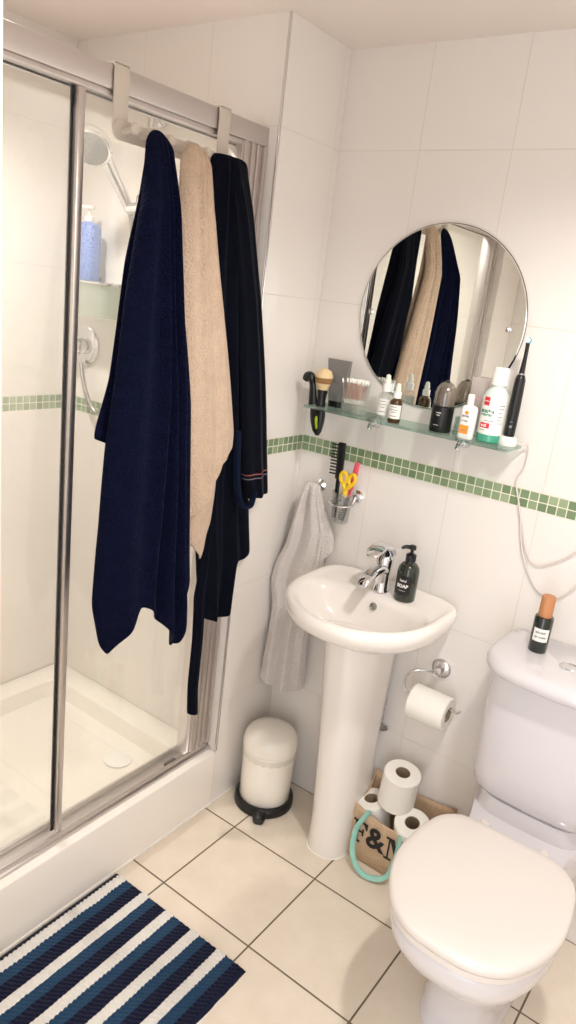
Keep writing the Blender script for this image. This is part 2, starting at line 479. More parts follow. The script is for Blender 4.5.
hs = obj('handset', bm, M['chrome'], sh)
ax = Vector((.42, -.62, -.72)).normalized(); hc = Vector((-.455, -.487, 1.932))
bm = lathe(B(), hc, [(.012, -.020), (.036, -.018), (.053, -.006), (.058, .008), (.055, .016), (.049, .018)], 32, ax)
obj('spray_head', bm, M['chrome'], hs)
bm = lathe(B(), hc, [(.049, .0175), (.048, .020), (.001, .021)], 28, ax)
q = ax.to_track_quat('Z', 'Y')
for rr, n in ((.012, 6), (.024, 12), (.036, 18)):
    for k in range(n):
        c = hc+q@Vector((rr*math.cos(2*PI*k/n), rr*math.sin(2*PI*k/n), .020)); lathe(bm, c, [(.0022, 0), (.0016, .003)], 6, ax)
obj('spray_face', bm, M['spray'], hs)
bm = tube(B(), [(-.468, -.332, 1.788), (-.470, -.315, 1.72), (-.46, -.30, 1.55), (-.52, -.30, 1.30), (-.60, -.305, 1.18), (-.66, -.31, 1.24), (-.70, -.30, 1.325)], .007, 10, 8)
obj('hose', bm, M['steel'], sh)
sv = thing('shower_valve', 'round chrome shower valve on the tiled wall inside the shower', 'shower valve', (-.70, YE, 1.38))
bm = lathe(B(), (-.70, YE, 1.38), [(.062, 0), (.062, .006), (.055, .012), (.03, .014)], 32, (0, -1, 0)); obj('back_plate', bm, M['chrome'], sv)
bm = lathe(B(), (-.70, YE-.012, 1.38), [(.028, 0), (.028, .03), (.022, .04), (.001, .041)], 24, (0, -1, 0)); obj('handle', bm, M['chrome'], sv)
cd = thing('shower_basket', 'frosted shower basket fixed on the wall under the blue bottle', 'shower caddy', (-.59, YE, 1.50))
bk = lambda z, g: rrect(-.590, -.336, .190-g, .100-g, z, .03)
bm = loft(B(), [bk(1.578, 0), bk(1.585, 0)]); obj('shelf_plate', bm, M['frost'], cd)
bm = loft(B(), [bk(1.482, .012), bk(1.578, .004), bk(1.578, .010), bk(1.484, .018)], True, True); obj('tub', bm, M['frost'], cd)
bm = tube(B(), bk(1.5815, -.004), .004, 8, closed=True); obj('rim', bm, M['chrome'], cd)
for x in (-.65, -.53):
    bm = box(B(), x-.012, x+.012, YE-.008, YE-.0005, 1.53, 1.60, .003); obj('bracket', bm, M['chrome'], cd)
bb = thing('body_wash_bottle', 'blue speckled pump bottle standing on the corner basket in the shower', 'bottle', (-.640, -.335, 1.586))
c = (-.640, -.335)
bm = loft(B(), [rrect(*c, a*2, b*2, 1.586+z, rr) for a, b, z, rr in ((.034, .024, 0, .018), (.037, .027, .006, .02), (.037, .027, .148, .02), (.032, .022, .160, .018), (.014, .014, .168, .0138))]); obj('body', bm, M['bluebottle'], bb)
bm = lathe(B(), (*c, 1.754), [(.014, 0), (.014, .014), (.006, .016), (.005, .036), (.016, .036), (.016, .044), (.004, .046)], 20); tube(bm, [(c[0], c[1], 1.794), (c[0]-.03, c[1]-.02, 1.794), (c[0]-.036, c[1]-.024, 1.786)], .005, 8); obj('pump', bm, M['white'], bb)
bm = box(B(), c[0]-.028, c[0]-.010, c[1]-.0278, c[1]-.0268, 1.705, 1.735); obj('label_patch', bm, M['label'], bb)

# ------------------------------------------------------------------ over-rail rack and what hangs on it
rk = thing('hook_rack', 'putty coloured rack of hooks hung over the shower rail', 'hook rack', (-.02, -.61, 1.876))
pl = rrect(0, 0, 1, 1, 0, .1)
def plate(y0, y1, z0, z1, r, x0, x1):
    ring = rrect((y0+y1)/2, (z0+z1)/2, y1-y0, z1-z0, 0, r)
    return loft(B(), [[Vector((x, p.x, p.y)) for p in ring] for x in (x0, x1)])
obj('bar', plate(-.784, -.430, 1.874, 1.912, .016, -.026, -.021), M['rack'], rk)
for y0, y1 in ((-.784, -.746), (-.472, -.434)):
    bm = box(B(), -.0285, -.0245, y0, y1, 1.89, 2.0115, .0008); box(bm, -.092, -.0245, y0, y1, 2.0085, 2.0125, .0008); box(bm, -.0925, -.0885, y0, y1, 1.985, 2.0125, .0008)
    obj('strap', bm, M['rack'], rk)
for y in (-.757, -.711, -.66, -.603, -.545, -.470):
    bm = lathe(B(), (-.021, y, 1.893), [(.009, 0), (.007, .004), (.006, .024), (.010, .028), (.012, .034), (.009, .040), (.001, .042)], 18, (1, 0, .12)); obj('peg', bm, M['rack'], rk)

def xm(xc):
    def f(u, d, z):
        x = xc if xc < .03 else .024+(xc-.024)*min(1, max(0, (1.905-z)/.16))**.8
        return Vector((x+d, u-.85*(x-.045), z))
    return f
SOL = [('SOLIDIFY', dict(thickness=.005, offset=-1)), ('SUBSURF', dict(levels=1, render_levels=1))]
# navy bath towel
nv = thing('bath_towel', 'navy bath towel hanging nearest the camera on the shower rail rack', 'towel', (.045, -.69, .73))
L = [(1.905, -.735), (1.895, -.750), (1.876, -.757), (1.768, -.760), (1.567, -.793), (1.40, -.812), (1.262, -.827), (1.09, -.831), (.9, -.844), (.70, -.80)]
Rr = [(1.905, -.722), (1.895, -.70), (1.876, -.680), (1.781, -.660), (1.576, -.630), (1.348, -.586), (1.094, -.555), (.856, -.532), (.70, -.535)]
hf = [(0, .785), (.02, .768), (.05, .778), (.20, .828), (.34, .884), (.40, .876), (.58, .80), (.70, .735), (.76, .738), (.85, .80), (.92, .85), (1, .91)]
dep = [(1.905, .006), (1.88, .014), (1.75, .026), (1.6, .034), (1.2, .048), (.7, .05)]
bm = cloth(B(), 1.905, L, Rr, hf, [(0, .80), (.3, .90), (.6, .90), (1, .91)], dep, xm(.070), [(.44, .05, 1.5), (.53, .03, -1.6), (.60, .05, 1.2), (.70, .03, -1.8), (.78, .06, 1.4), (.2, .1, .7), (.9, .04, -.9)], .014, seed=3, cut=.35)
obj('main_fold', bm, M['navy'], nv, mods=SOL)
L = [(1.88, -.752), (1.768, -.768), (1.644, -.797), (1.40, -.829), (1.297, -.860), (1.275, -.861), (1.25, -.845)]
Rr = [(1.88, -.73), (1.7, -.72), (1.24, -.72)]
bm = cloth(B(), 1.88, L, Rr, [(0, 1.276), (.2, 1.262), (1, 1.24)], [(0, 1.276), (1, 1.25)], [(1.9, .006), (1.6, .012), (1.2, .016)], xm(.040), [], .004, N=20, M=40, seed=4)
obj('side_fold', bm, M['navy'], nv, mods=SOL)
# beige towel
bg = thing('bath_towel', 'beige bath towel hanging between the navy towel and the dark robe', 'towel', (.04, -.55, .93))
L = [(1.905, -.630), (1.89, -.645), (1.867, -.655), (1.783, -.655), (1.5, -.65), (1.2, -.62), (.985, -.552), (.9, -.525)]
Rr = [(1.905, -.612), (1.89, -.585), (1.867, -.568), (1.777, -.55), (1.5146, -.479), (1.262, -.409), (1.1, -.40), (.9, -.44)]
bm = cloth(B(), 1.905, L, Rr, [(0, 1.05), (.15, 1.06), (.38, 1.09), (.57, 1.13), (.70, 1.185), (1, 1.225)], [(0, 1.10), (.5, 1.1), (.8, 1.15), (1, 1.205)], [(1.905, .008), (1.88, .022), (1.5, .03), (1, .034)], xm(.056), [(.45, .06, 1.0), (.62, .05, -.8), (.78, .06, .6)], .010, seed=8)
obj('front_fold', bm, M['beige'], bg, mods=SOL)
L = [(1.86, -.640), (1.5, -.64), (1.2, -.62), (.985, -.552), (.9, -.525)]
Rr = [(1.86, -.585), (1.5146, -.50), (1.3, -.45), (1.1, -.452), (1.02, -.457), (.9, -.485)]
bm = cloth(B(), 1.86, L, Rr, [(0, .985), (.3, .95), (.55, .925), (.75, .945), (.9, .99), (1, 1.03)], [(0, .985), (.5, .95), (1, 1.03)], [(1.9, .006), (1.5, .015), (.9, .022)], xm(.036), [(.5, .08, .8)], .008, N=36, seed=9)
obj('rear_fold', bm, M['beige'], bg, mods=SOL)
# robe
rb = thing('bathrobe', 'dark navy bathrobe hanging at the wall end of the rack, striped cuff showing', 'bathrobe', (.045, -.42, .40))
L = [(1.905, -.545), (1.895, -.558), (1.87, -.565), (1.6, -.58), (1.2, -.54), (.9, -.49), (.7, -.457)]
Rr = [(1.905, -.445), (1.895, -.432), (1.87, -.427), (1.8, -.41), (1.6, -.36), (1.2, -.31), (1.06, -.295), (.88, -.257), (.7, -.30)]
bm = cloth(B(), 1.905, L, Rr, [(0, .72), (.3, .70), (.55, .712), (.60, .74), (.66, .855), (.75, .862), (1, .88)], [(0, .76), (.6, .75), (.7, .84), (1, .88)], [(1.905, .016), (1.87, .026), (1.5, .028), (.7, .028)], xm(.014), [(.25, .06, 1), (.42, .05, -1), (.55, .06, 1), (.72, .05, -.8)], .011, seed=12, cut=.05)
obj('body', bm, M['robe'], rb, mods=SOL)
L = [(1.895, -.50), (1.6, -.43), (1.2, -.355), (1.0636, -.318)]
Rr = [(1.895, -.440), (1.87, -.428), (1.8, -.402), (1.594, -.345), (1.2214, -.256), (1.15, -.239), (1.06, -.220)]
bm = cloth(B(), 1.895, L, Rr, [(0, 1.062), (.5, 1.062), (1, 1.072)], [(0, 1.062), (1, 1.072)], [(1.9, .003), (1.8, .012), (1.6, .022), (1.1, .024)], xm(.046), [(.4, .1, .8), (.7, .08, -.6)], .007, N=30, M=60, seed=13, back=1)
obj('sleeve', bm, M['cuff'], rb, mods=SOL)
L = [(1.02, -.478), (.91, -.478), (.805, -.497), (.673, -.487), (.525, -.485), (.43, -.476), (.38, -.474)]
Rr = [(1.02, -.44), (.8, -.452), (.66, -.443), (.5, -.440), (.41, -.43), (.38, -.428)]
bm = cloth(B(), 1.02, L, Rr, [(0, .43), (1, .41)], [(0, .43), (1, .41)], [(1.02, .008), (.4, .010)], xm(.03), [(.5, .2, .6)], .004, N=16, M=50, seed=14, cut=.01)
obj('belt_end', bm, M['robe'], rb, mods=SOL)
bm = tube(B(), [(.060, -.400, 1.262), (.066, -.398, 1.18), (.070, -.388, 1.10), (.074, -.365, 1.055), (.080, -.338, 1.052), (.076, -.322, 1.09)], .013, 12, 6, flat=.35)
obj('belt_loop', bm, M['belt'], rb)
# grey hand towel
gh = thing('towel_hook', 'small chrome hook on the tiled wall holding the grey towel', 'hook', (.088, 0, 1.066))
bm = lathe(B(), (.088, 0, 1.066), [(.019, 0), (.019, .004), (.012, .009), (.007, .012), (.006, .04), (.001, .041)], 24, (0, -1, 0)); obj('wall_plate', bm, M['chrome'], gh)
bm = tube(B(), [(.088, -.036, 1.066), (.088, -.052, 1.066), (.088, -.060, 1.074), (.088, -.060, 1.086)], .0045, 10, 5); obj('prong', bm, M['chrome'], gh)
ht = thing('hand_towel', 'pale grey hand towel hanging beside the washbasin', 'towel', (.09, -.07, .38))
hm = lambda u, d, z: Vector((u+.41*d, -.100+.45*u-.91*d, z))
L = [(1.085, .082), (1.073, .072), (1.006, .058), (.871, .036), (.816, .015), (.752, .004), (.707, .012), (.664, .020), (.54, .018), (.391, .012)]
Rr = [(1.085, .108), (1.073, .118), (1.035, .127), (.99, .142), (.93, .160), (.777, .150), (.567, .143), (.395, .153)]
bm = cloth(B(), 1.085, L, Rr, [(0, .40), (.08, .392), (.4, .378), (.7, .376), (1, .395)], [(0, .42), (1, .40)], [(1.085, .008), (1.06, .018), (.8, .026), (.4, .022)], hm, [(.34, .09, -1.4), (.56, .10, 1.5), (.84, .07, .6), (.12, .08, .5)], .010, seed=21, back=.45)
obj('long_fold', bm, M['greyt'], ht, mods=SOL)
L = [(1.07, .10), (.93, .118), (.86, .128)]; Rr = [(1.07, .118), (1.03, .130), (.98, .150), (.93, .172), (.88, .176), (.84, .17)]
bm = cloth(B(), 1.07, L, Rr, [(0, .82), (.5, .85), (1, .885)], [(0, .83), (1, .885)], [(1.07, .006), (.9, .012)], lambda u, d, z: hm(u, d+.012, z), [], .004, N=20, M=30, seed=22)
obj('corner_fold', bm, M['greyt'], ht, mods=SOL)

# ------------------------------------------------------------------ mirror and shelf
mr = thing('mirror', 'round frameless mirror above the glass shelf', 'mirror', (.384, 0, 1.601))
bm = lathe(B(), (.384, -.002, 1.601), [(.236, 0), (.2385, .0015), (.2385, .0045), (.236, .006)], 96, (0, -1, 0)); obj('glass_disc', bm, M['mirror'], mr, flat=True)
bm = tube(B(), [(.384+.2388*math.cos(2*PI*k/96), -.005, 1.601+.2388*math.sin(2*PI*k/96)) for k in range(96)], .0013, 6, closed=True); obj('rim', bm, M['seal'], mr)
for x in (.181, .580):
    bm = lathe(B(), (x, -.008, 1.597), [(.0075, 0), (.0075, .002), (.004, .005), (.001, .0055)], 20, (0, -1, 0)); obj('fixing_cap', bm, M['chrome'], mr)
SZ = 1.32
sf = thing('glass_shelf', 'narrow glass shelf of toiletries under the round mirror', 'shelf', (.385, 0, 1.312))
bm = loft(B(), [rrect(.373, -.0695, .610, .115, z, .008) for z in (SZ-.0075, SZ)]); obj('glass_plate', bm, M['shelfglass'], sf)
for x in (.252, .522):
    bm = lathe(B(), (x, 0, 1.297), [(.019, 0), (.019, .006), (.014, .012), (.012, .03)], 24, (0, -1, 0)); box(bm, x-.010, x+.010, -.055, -.012, 1.301, SZ-.0075, .003); tube(bm, [(x, -.03, 1.300), (x, -.045, 1.290), (x, -.05, 1.278)], .007, 10, 3)
    obj('bracket', bm, M['chrome'], sf)

# things on the shelf
r_ = thing('razor', 'black hooked razor standing at the corner end of the glass shelf', 'razor', (.088, -.095, SZ))
bm = tube(B(), [(.084, -.098, SZ+.001), (.080, -.098, SZ+.03), (.074, -.097, SZ+.058), (.068, -.096, SZ+.070)], [.014, .012, .010, .009], 12, 4, flat=.8); obj('handle', bm, M['black'], r_)
bm = tube(B(), [(.072, -.097, SZ+.066), (.064, -.096, SZ+.078), (.053, -.095, SZ+.077), (.046, -.095, SZ+.066)], [.010, .014, .014, .010], 12, 4); obj('head', bm, M['black'], r_)
tm = thing('trimmer', 'black and lime trimmer hanging below the corner end of the glass shelf', 'trimmer', (.112, -.108, 1.24))
bm = loft(B(), [rrect(.112+ox, -.108, w_, d_, z, r2) for z, w_, d_, r2, ox in ((1.238, .010, .008, .003, .006), (1.250, .028, .018, .008, .004), (1.275, .042, .024, .011, .001), (1.300, .048, .026, .012, -.001), (1.3123, .046, .024, .011, -.002))]); obj('body', bm, M['black'], tm)
bm = tube(B(), [(.118, -.1175, 1.306), (.116, -.1192, 1.285), (.119, -.1172, 1.262), (.118, -.1145, 1.250)], [.005, .006, .005, .002], 10, 4, flat=.4); obj('grip_strip', bm, M['lime'], tm)
sb = thing('shaving_brush', 'shaving brush with cream bristles and a black handle on the glass shelf', 'brush', (.112, -.075, SZ))
SBX, SBY = .106, -.090
bm = lathe(B(), (SBX, SBY, SZ), [(.014, 0), (.015, .004), (.012, .016), (.0135, .032), (.016, .042), (.013, .047)], 24); obj('handle', bm, M['black'], sb)
bm = lathe(B(), (SBX, SBY, SZ+.046), [(.012, 0), (.018, .012), (.0245, .028), (.0255, .042), (.019, .055), (.008, .061), (.001, .062)], 30)
for v in bm.verts: v.co += Vector((random.uniform(-1, 1), random.uniform(-1, 1), random.uniform(-1, 1)))*.0008
bt = obj('bristles', bm, M['bristle'], sb)
bm = lathe(B(), (SBX, SBY, SZ+.066), [(.0228, 0), (.0252, .006), (.0262, .016)], 30, cap0=False, cap1=False); obj('dark_band', bm, M['bristle_d'], bt)
gt = thing('grey_tube', 'grey squeeze tube standing on its black cap on the glass shelf', 'tube', (.148, -.052, SZ))
gx, gy = .130, -.048
bm = loft(B(), [rrect(gx, gy, .048, .030, SZ+z, .014) for z in (0, .018)]); obj('cap', bm, M['black'], gt)
bm = loft(B(), [rrect(gx+ox, gy, w_, d_, SZ+z, r2) for z, w_, d_, r2, ox in ((.018, .050, .034, .016, 0), (.05, .056, .030, .014, 0), (.09, .070, .018, .008, -.002), (.125, .080, .006, .0029, -.004), (.135, .082, .004, .0019, -.004))]); tb = obj('body', bm, M['grey'], gt)
bm = blur_print(B(), .042, .010, lambda x, y, d: Vector((gx+x-.002, gy-.0098+y*.17-d*2-.0006, SZ+.088+y)), 3)
obj('printing', bm, M['greyp'], tb)
bm = blur_print(B(), .034, .008, lambda x, y, d: Vector((gx+x-.002, gy-.0124+y*.15-d*2-.0006, SZ+.072+y)), 4)
obj('printing', bm, M['greyp'], tb)
bxx = thing('cotton_bud_box', 'clear plastic box of cotton buds on the glass shelf', 'box', (.226, -.088, SZ))
bcx, bcy = .214, -.086
bm = loft(B(), [rrect(bcx, bcy, .062, .048, SZ+.0003, .006), rrect(bcx, bcy, .064, .050, SZ+.085, .006), rrect(bcx, bcy, .060, .046, SZ+.085, .005), rrect(bcx, bcy, .058, .044, SZ+.004, .005)], True, True); obj('tub', bm, M['plastic'], bxx)
bm = loft(B(), [rrect(bcx, bcy, .057, .043, SZ+z, .005) for z in (.0042, .024)]); obj('white_base', bm, M['frost'], bxx)
def bud():
    bm = tube(B(), [(0, 0, .004), (0, 0, .066)], .0012, 6, mi=0)
    lathe(bm, (0, 0, 0), [(.001, 0), (.0026, .003), (.0028, .008), (.0014, .013)], 8, mi=1); lathe(bm, (0, 0, .057), [(.0014, 0), (.0028, .005), (.0026, .010), (.001, .013)], 8, mi=1)
    return obj('cotton_bud', bm, [M['budpink'], M['cotton']])
b0 = bud()
for k in range(26):
    o = b0 if k == 0 else b0.copy()
    if k: COL.objects.link(o)
    tag(o, 'cotton bud with a pink stick standing in the clear box on the shelf', 'cotton bud', 'cotton buds in the clear box')
    o.location = (bcx-.022+.044*((k*7) % 26)/25, bcy-.014+.028*((k*11) % 26)/25, SZ+.0245)
    o.rotation_euler = (random.uniform(-.12, .12), .16*(((k*7) % 26)/12.5-1)+random.uniform(-.08, .08), 0)
def dropper(x, y, r, h, body, label, rz):
    t = thing('dropper_bottle', label, 'bottle', (x, y, SZ))
    bm = lathe(B(), (x, y, SZ), [(r*.92, 0), (r, .002), (r, h*.50), (r*.9, h*.56), (r*.5, h*.62), (r*.48, h*.66)], 28); b = obj('body', bm, body, t)
    bm = patch(B(), x, y, r, SZ+.012, SZ+h*.46, -1.1, 1.5); lb = obj('paper_label', bm, M['label'], b)
    bm = B()
    for k, (wd, zz) in enumerate(((.016, h*.40), (.020, h*.33), (.013, h*.27), (.018, h*.17))):
        patch(bm, x, y, r+.0003, SZ+zz, SZ+zz+.0018, .2-wd/r/2, .2+wd/r/2, 8)
    obj('printing', bm, M['greyp'], lb)
    bm = lathe(B(), (x, y, SZ+h*.62), [(r*.62, 0), (r*.64, h*.16), (r*.5, h*.17)], 24); obj('collar', bm, M['white'], t)
    bm = lathe(B(), (x, y, SZ+h*.79), [(r*.42, 0), (r*.46, h*.08), (r*.34, h*.14), (r*.36, h*.18), (r*.1, h*.21)], 20); obj('rubber_teat', bm, M['pipette'], t)
dropper(.303, -.076, .0188, .122, M['plastic'], 'clear glass dropper bottle with a white label on the shelf', 0)
dropper(.348, -.096, .0172, .106, M['amber'], 'amber dropper bottle with a white label, shorter than the clear one', 0)
dk = thing('deodorant_bottle', 'black bottle with a smoky domed cap in the middle of the shelf', 'bottle', (.474, -.074, SZ))
dx, dy = .474, -.074
bm = lathe(B(), (dx, dy, SZ), [(.027, 0), (.0285, .003), (.0285, .066), (.026, .068)], 36); db = obj('body', bm, M['black'], dk)
bm = patch(B(), dx, dy, .0285, SZ+.050, SZ+.0516, -.2, .3, 8); patch(bm, dx, dy, .0285, SZ+.044, SZ+.0455, -.15, .2, 8); obj('printing', bm, M['label'], db); bm = patch(B(), dx, dy, .0285, SZ+.018, SZ+.019, -.3, .2, 8); obj('printing', bm, M['label'], db)
bm = lathe(B(), (dx, dy, SZ+.068), [(.0275, 0), (.0275, .030), (.024, .046), (.015, .058), (.007, .061)], 36); obj('domed_cap', bm, M['dome'], dk)
bm = lathe(B(), (dx, dy, SZ+.129), [(.007, -.002), (.0065, .003), (.002, .004)], 16); obj('button', bm, M['black'], dk)
gj = thing('glass_pot', 'small square clear glass pot behind the white sunscreen bottle', 'pot', (.530, -.062, SZ))
bm = loft(B(), [rrect(.528, -.060, .034, .034, SZ+z, .004) for z in (0.0003, .046)]); obj('pot_body', bm, M['glass'], gj)
bm = loft(B(), [rrect(.528, -.060, .028, .028, SZ+z, .004) for z in (.008, .046)], True, False); obj('pot_liner', bm, M['glass'], gj)
ss = thing('sunscreen_bottle', 'flat white bottle with an orange square, front of the shelf', 'bottle', (.561, -.104, SZ))
sx, sy = .556, -.098
bm = loft(B(), [rrect(sx, sy, w_, d_, SZ+z, r2) for z, w_, d_, r2 in ((0, .036, .020, .008), (.003, .040, .023, .009), (.076, .040, .023, .009), (.082, .034, .020, .008), (.085, .016, .016, .0079))]); s1 = obj('body', bm, M['white'], ss)
bm = lathe(B(), (sx-.002, sy, SZ+.084), [(.0085, 0), (.0085, .026), (.007, .028)], 20); obj('cap', bm, M['white'], ss)
bm = box(B(), sx-.015, sx+.009, sy-.0122, sy-.0114, SZ+.013, SZ+.034); obj('orange_panel', bm, M['orange'], s1)
bm = blur_print(B(), .018, .005, lambda x, y, d: Vector((sx-.003+x, sy-.0116-d, SZ+.045+y)), 5); obj('printing', bm, M['greyp'], s1); bm = blur_print(B(), .020, .005, lambda x, y, d: Vector((sx-.003+x, sy-.0116-d, SZ+.057+y)), 7); obj('printing', bm, M['greyp'], s1); bm = blur_print(B(), .012, .004, lambda x, y, d: Vector((sx-.003+x, sy-.0124-d, SZ+.021+y)), 6)
obj('printing', bm, M['greyp'], s1)
bm = lathe(B(), (sx-.002, sy-.0112, SZ+.066), [(.005, 0), (.005, .0008)], 16, (0, -1, 0)); obj('emblem', bm, M['orange'], s1)
tt = thing('clear_tube', 'milky clear tube with pale pink print behind the sunscreen bottle', 'tube', (.560, -.04, SZ))
tx, ty = .548, -.036
bm = loft(B(), [rrect(tx, ty, .030, .022, SZ+z, .0105) for z in (0, .022)]); obj('cap', bm, M['plastic'], tt)
bm = loft(B(), [rrect(tx, ty, w_, d_, SZ+z, r2) for z, w_, d_, r2 in ((.022, .036, .026, .0125), (.06, .042, .022, .010), (.12, .048, .008, .0038), (.150, .050, .003, .0014))]); t1 = obj('body', bm, M['tubeclear'], tt)
bm = blur_print(B(), .030, .008, lambda x, y, d: Vector((tx+x, ty-.0082+y*.12-d*2, SZ+.098+y)), 8); obj('printing', bm, M['pinkp'], t1)
mw = thing('mouthwash_bottle', 'green tinted mouthwash bottle with a ridged white cap on the shelf', 'bottle', (.612, -.062, SZ))
mx, my = .606, -.066
bm = lathe(B(), (mx, my, SZ), [(.029, 0), (.0315, .003), (.0315, .020)], 36, cap1=False); obj('liquid_base', bm, M['mwash'], mw)
bm = lathe(B(), (mx, my, SZ), [(.0315, .020), (.0315, .112), (.029, .122), (.021, .132), (.017, .136), (.017, .144)], 36, cap0=False); m1 = obj('body', bm, M['mbody'], mw)
bm = patch(B(), mx, my, .0315, SZ+.022, SZ+.115, -1.3, 1.7, 30); ml = obj('wrap_label', bm, M['label'], m1)
A0 = -.02
bm = patch(B(), mx, my, .0318, SZ+.092, SZ+.113, A0-.60, A0-.08); obj('red_badge', bm, M['redp'], ml)
bm = patch(B(), mx, my, .0318, SZ+.036, SZ+.049, A0-.62, A0+.22); obj('red_badge', bm, M['redp'], ml)
bm = blur_print(B(), .036, .0085, on_cyl(mx, my, .0318, SZ+.078, A0-.14), 9); obj('brand_lettering', bm, M['greenp'], ml); bm = blur_print(B(), .028, .0055, on_cyl(mx, my, .0318, SZ+.069, A0-.2), 10); obj('brand_lettering', bm, M['greenp'], ml)
bm = B()
for k, (z, wd) in enumerate(((.094, .5), (.086, .42), (.076, .3), (.066, .4), (.058, .3), (.050, .45))):
    patch(bm, mx, my, .0318, SZ+z, SZ+z+.0016, .72, .72+wd)
obj('small_print', bm, M['greyp'], ml); bm = B()
patch(bm, mx, my, .0318, SZ+.030, SZ+.0315, A0-.6, A0-.1); obj('small_print', bm, M['greyp'], ml); bm = B(); patch(bm, mx, my, .0318, SZ+.054, SZ+.0555, A0-.3, A0+.5)
obj('small_print', bm, M['greyp'], ml)
bm = blur_print(B(), .016, .007, on_cyl(mx, my, .0322, SZ+.0425, A0-.2), 11); obj('badge_lettering', bm, M['label'], ml); bm = patch(B(), mx, my, .0322, SZ+.1015, SZ+.1035, A0-.55, A0-.13, 8); obj('badge_lettering', bm, M['label'], ml)
bm = lathe(B(), (mx, my, SZ+.142), [(.0205, 0), (.0215, .004), (.0205, .006)], 36); 
n = 48
rings = [[Vector((mx+(r0+(.0007 if i % 2 else 0))*math.cos(2*PI*i/n), my+(r0+(.0007 if i % 2 else 0))*math.sin(2*PI*i/n), SZ+z)) for i in range(n)] for r0, z in ((.0195, .148), (.0185, .180), (.016, .186))]
loft(bm, rings); obj('cap', bm, M['white'], mw)
tc = thing('toothbrush_charger', 'white round toothbrush charger on the end of the glass shelf', 'charger', (.667, -.062, SZ))
qx, qy = .655, -.064
bm = lathe(B(), (qx, qy, SZ), [(.021, 0), (.0225, .003), (.021, .018), (.018, .023), (.001, .0235)], 32); obj('puck', bm, M['white'], tc)
bm = tube(B(), [(qx+.018, qy+.012, SZ+.006), (qx+.026, qy+.03, SZ+.003), (.690, -.018, 1.324), (.694, -.007, 1.305), (.692, -.006, 1.26), (.680, -.006, 1.225), (.705, -.006, 1.15), (.736, -.006, 1.04), (.784, -.006, .965), (.826, -.006, .950), (.858, -.006, .962), (.895, -.006, 1.02), (.95, -.006, 1.16), (1.05, -.006, 1.35)], .0024, 8, 8)
obj('power_cable', bm, M['cable'], tc)
eb = thing('electric_toothbrush', 'black electric toothbrush standing upright on its white charger', 'toothbrush', (qx, qy, SZ+.0235))
bm = lathe(B(), (qx, qy, SZ+.0236), [(.0125, 0), (.0138, .004), (.0142, .07), (.013, .14), (.010, .150), (.008, .152)], 28); e1 = obj('handle', bm, M['black'], eb)
bm = patch(B(), qx, qy, .0141, SZ+.046, SZ+.052, .05, .55, 6); patch(bm, qx, qy, .0142, SZ+.060, SZ+.0615, .05, .5, 6); obj('status_marks', bm, M['greyp'], e1)
bm = lathe(B(), (qx, qy, SZ+.1756), [(.0085, 0), (.0085, .004)], 20); obj('collar', bm, M['steel'], eb)
bm = tube(B(), [(qx, qy, SZ+.1796), (qx+.001, qy-.001, SZ+.20), (qx+.002, qy-.003, SZ+.225), (qx+.002, qy-.005, SZ+.252)], [.0072, .0058, .0046, .0050], 14, 4); obj('brush_neck', bm, M['black'], eb)
bm = lathe(B(), (qx+.002, qy-.003, SZ+.258), [(.0074, 0), (.0078, .003), (.0066, .006)], 20, (.1, -1, .1)); hd = obj('brush_head', bm, M['lblue'], eb)
bm = lathe(B(), (qx+.0025, qy-.009, SZ+.2586), [(.0054, 0), (.0058, .007), (.003, .008)], 16, (.1, -1, .1)); obj('bristle_tuft', bm, M['label'], hd)
o = obj('hanging_cable', tube(B(), [(.700, -.0095, 1.165), (.716, -.006, 1.12), (.741, -.006, 1.055), (.765, -.006, 1.025), (.80, -.006, 1.030), (.865, -.006, 1.085), (.95, -.006, 1.22), (1.03, -.006, 1.36)], .0022, 8, 8), M['cable'])
tag(o, 'thin white cable looping across the tiles above the toilet', 'cable'); rebase(o, (.80, -.006, 1.03))

# ------------------------------------------------------------------ tumbler holder with combs
HX, HY, HZ = .200, -.052, 1.043
th = thing('tumbler_holder', 'chrome wall ring holding a glass tumbler left of the tap'.replace(' left of', ' beside'), 'tumbler holder', (.235, 0, HZ))
bm = lathe(B(), (.225, 0, HZ+.022), [(.018, 0), (.018, .006), (.010, .010), (.007, .02)], 24, (0, -1, 0)); tube(bm, [(.225, -.018, HZ+.022), (.225, -.030, HZ+.006), (.224, -.036, HZ)], .005, 10, 4); obj('wall_mount', bm, M['chrome'], th)
bm = tube(B(), [(HX+.0355*math.cos(a), HY+.0355*math.sin(a), HZ) for a in [2*PI*k/32 for k in range(32)]], .0032, 8, closed=True); obj('ring', bm, M['chrome'], th)
tg = thing('tumbler', 'clear glass tumbler of combs and scissors in the chrome ring', 'tumbler', (HX, HY, .985))
bm = lathe(B(), (HX, HY, .985), [(.022, 0), (.0255, .003), (.032, .095), (.0302, .095), (.024, .006), (.001, .006)], 32); obj('glass_body', bm, M['plastic'], tg)
cmb = thing('comb', 'long black comb with teeth towards the corner, standing in the tumbler', 'comb', (HX-.02, HY, .993))
T = Matrix.Translation((HX-.026, HY, .993))@Matrix.Rotation(-.03, 4, 'Y')
def TB(bm, x0, x1, y0, y1, z0, z1, bev=.001):
    b2 = box(B(), x0, x1, y0, y1, z0, z1, bev); b2.transform(T); me = bpy.data.meshes.new('x'); b2.to_mesh(me); b2.free(); bm.from_mesh(me); bpy.data.meshes.remove(me)
bm = B(); TB(bm, -.004, .018, -.006, .006, .12, .230, .003); TB(bm, .000, .012, -.005, .005, .0, .124, .003); obj('spine', bm, M['black'], cmb)
for k in range(10):
    bm = B(); z = .132+k*.0096; TB(bm, -.027, -.003, -.0022, .0022, z, z+.0042, .0008); obj('tooth', bm, M['blackm'], cmb)
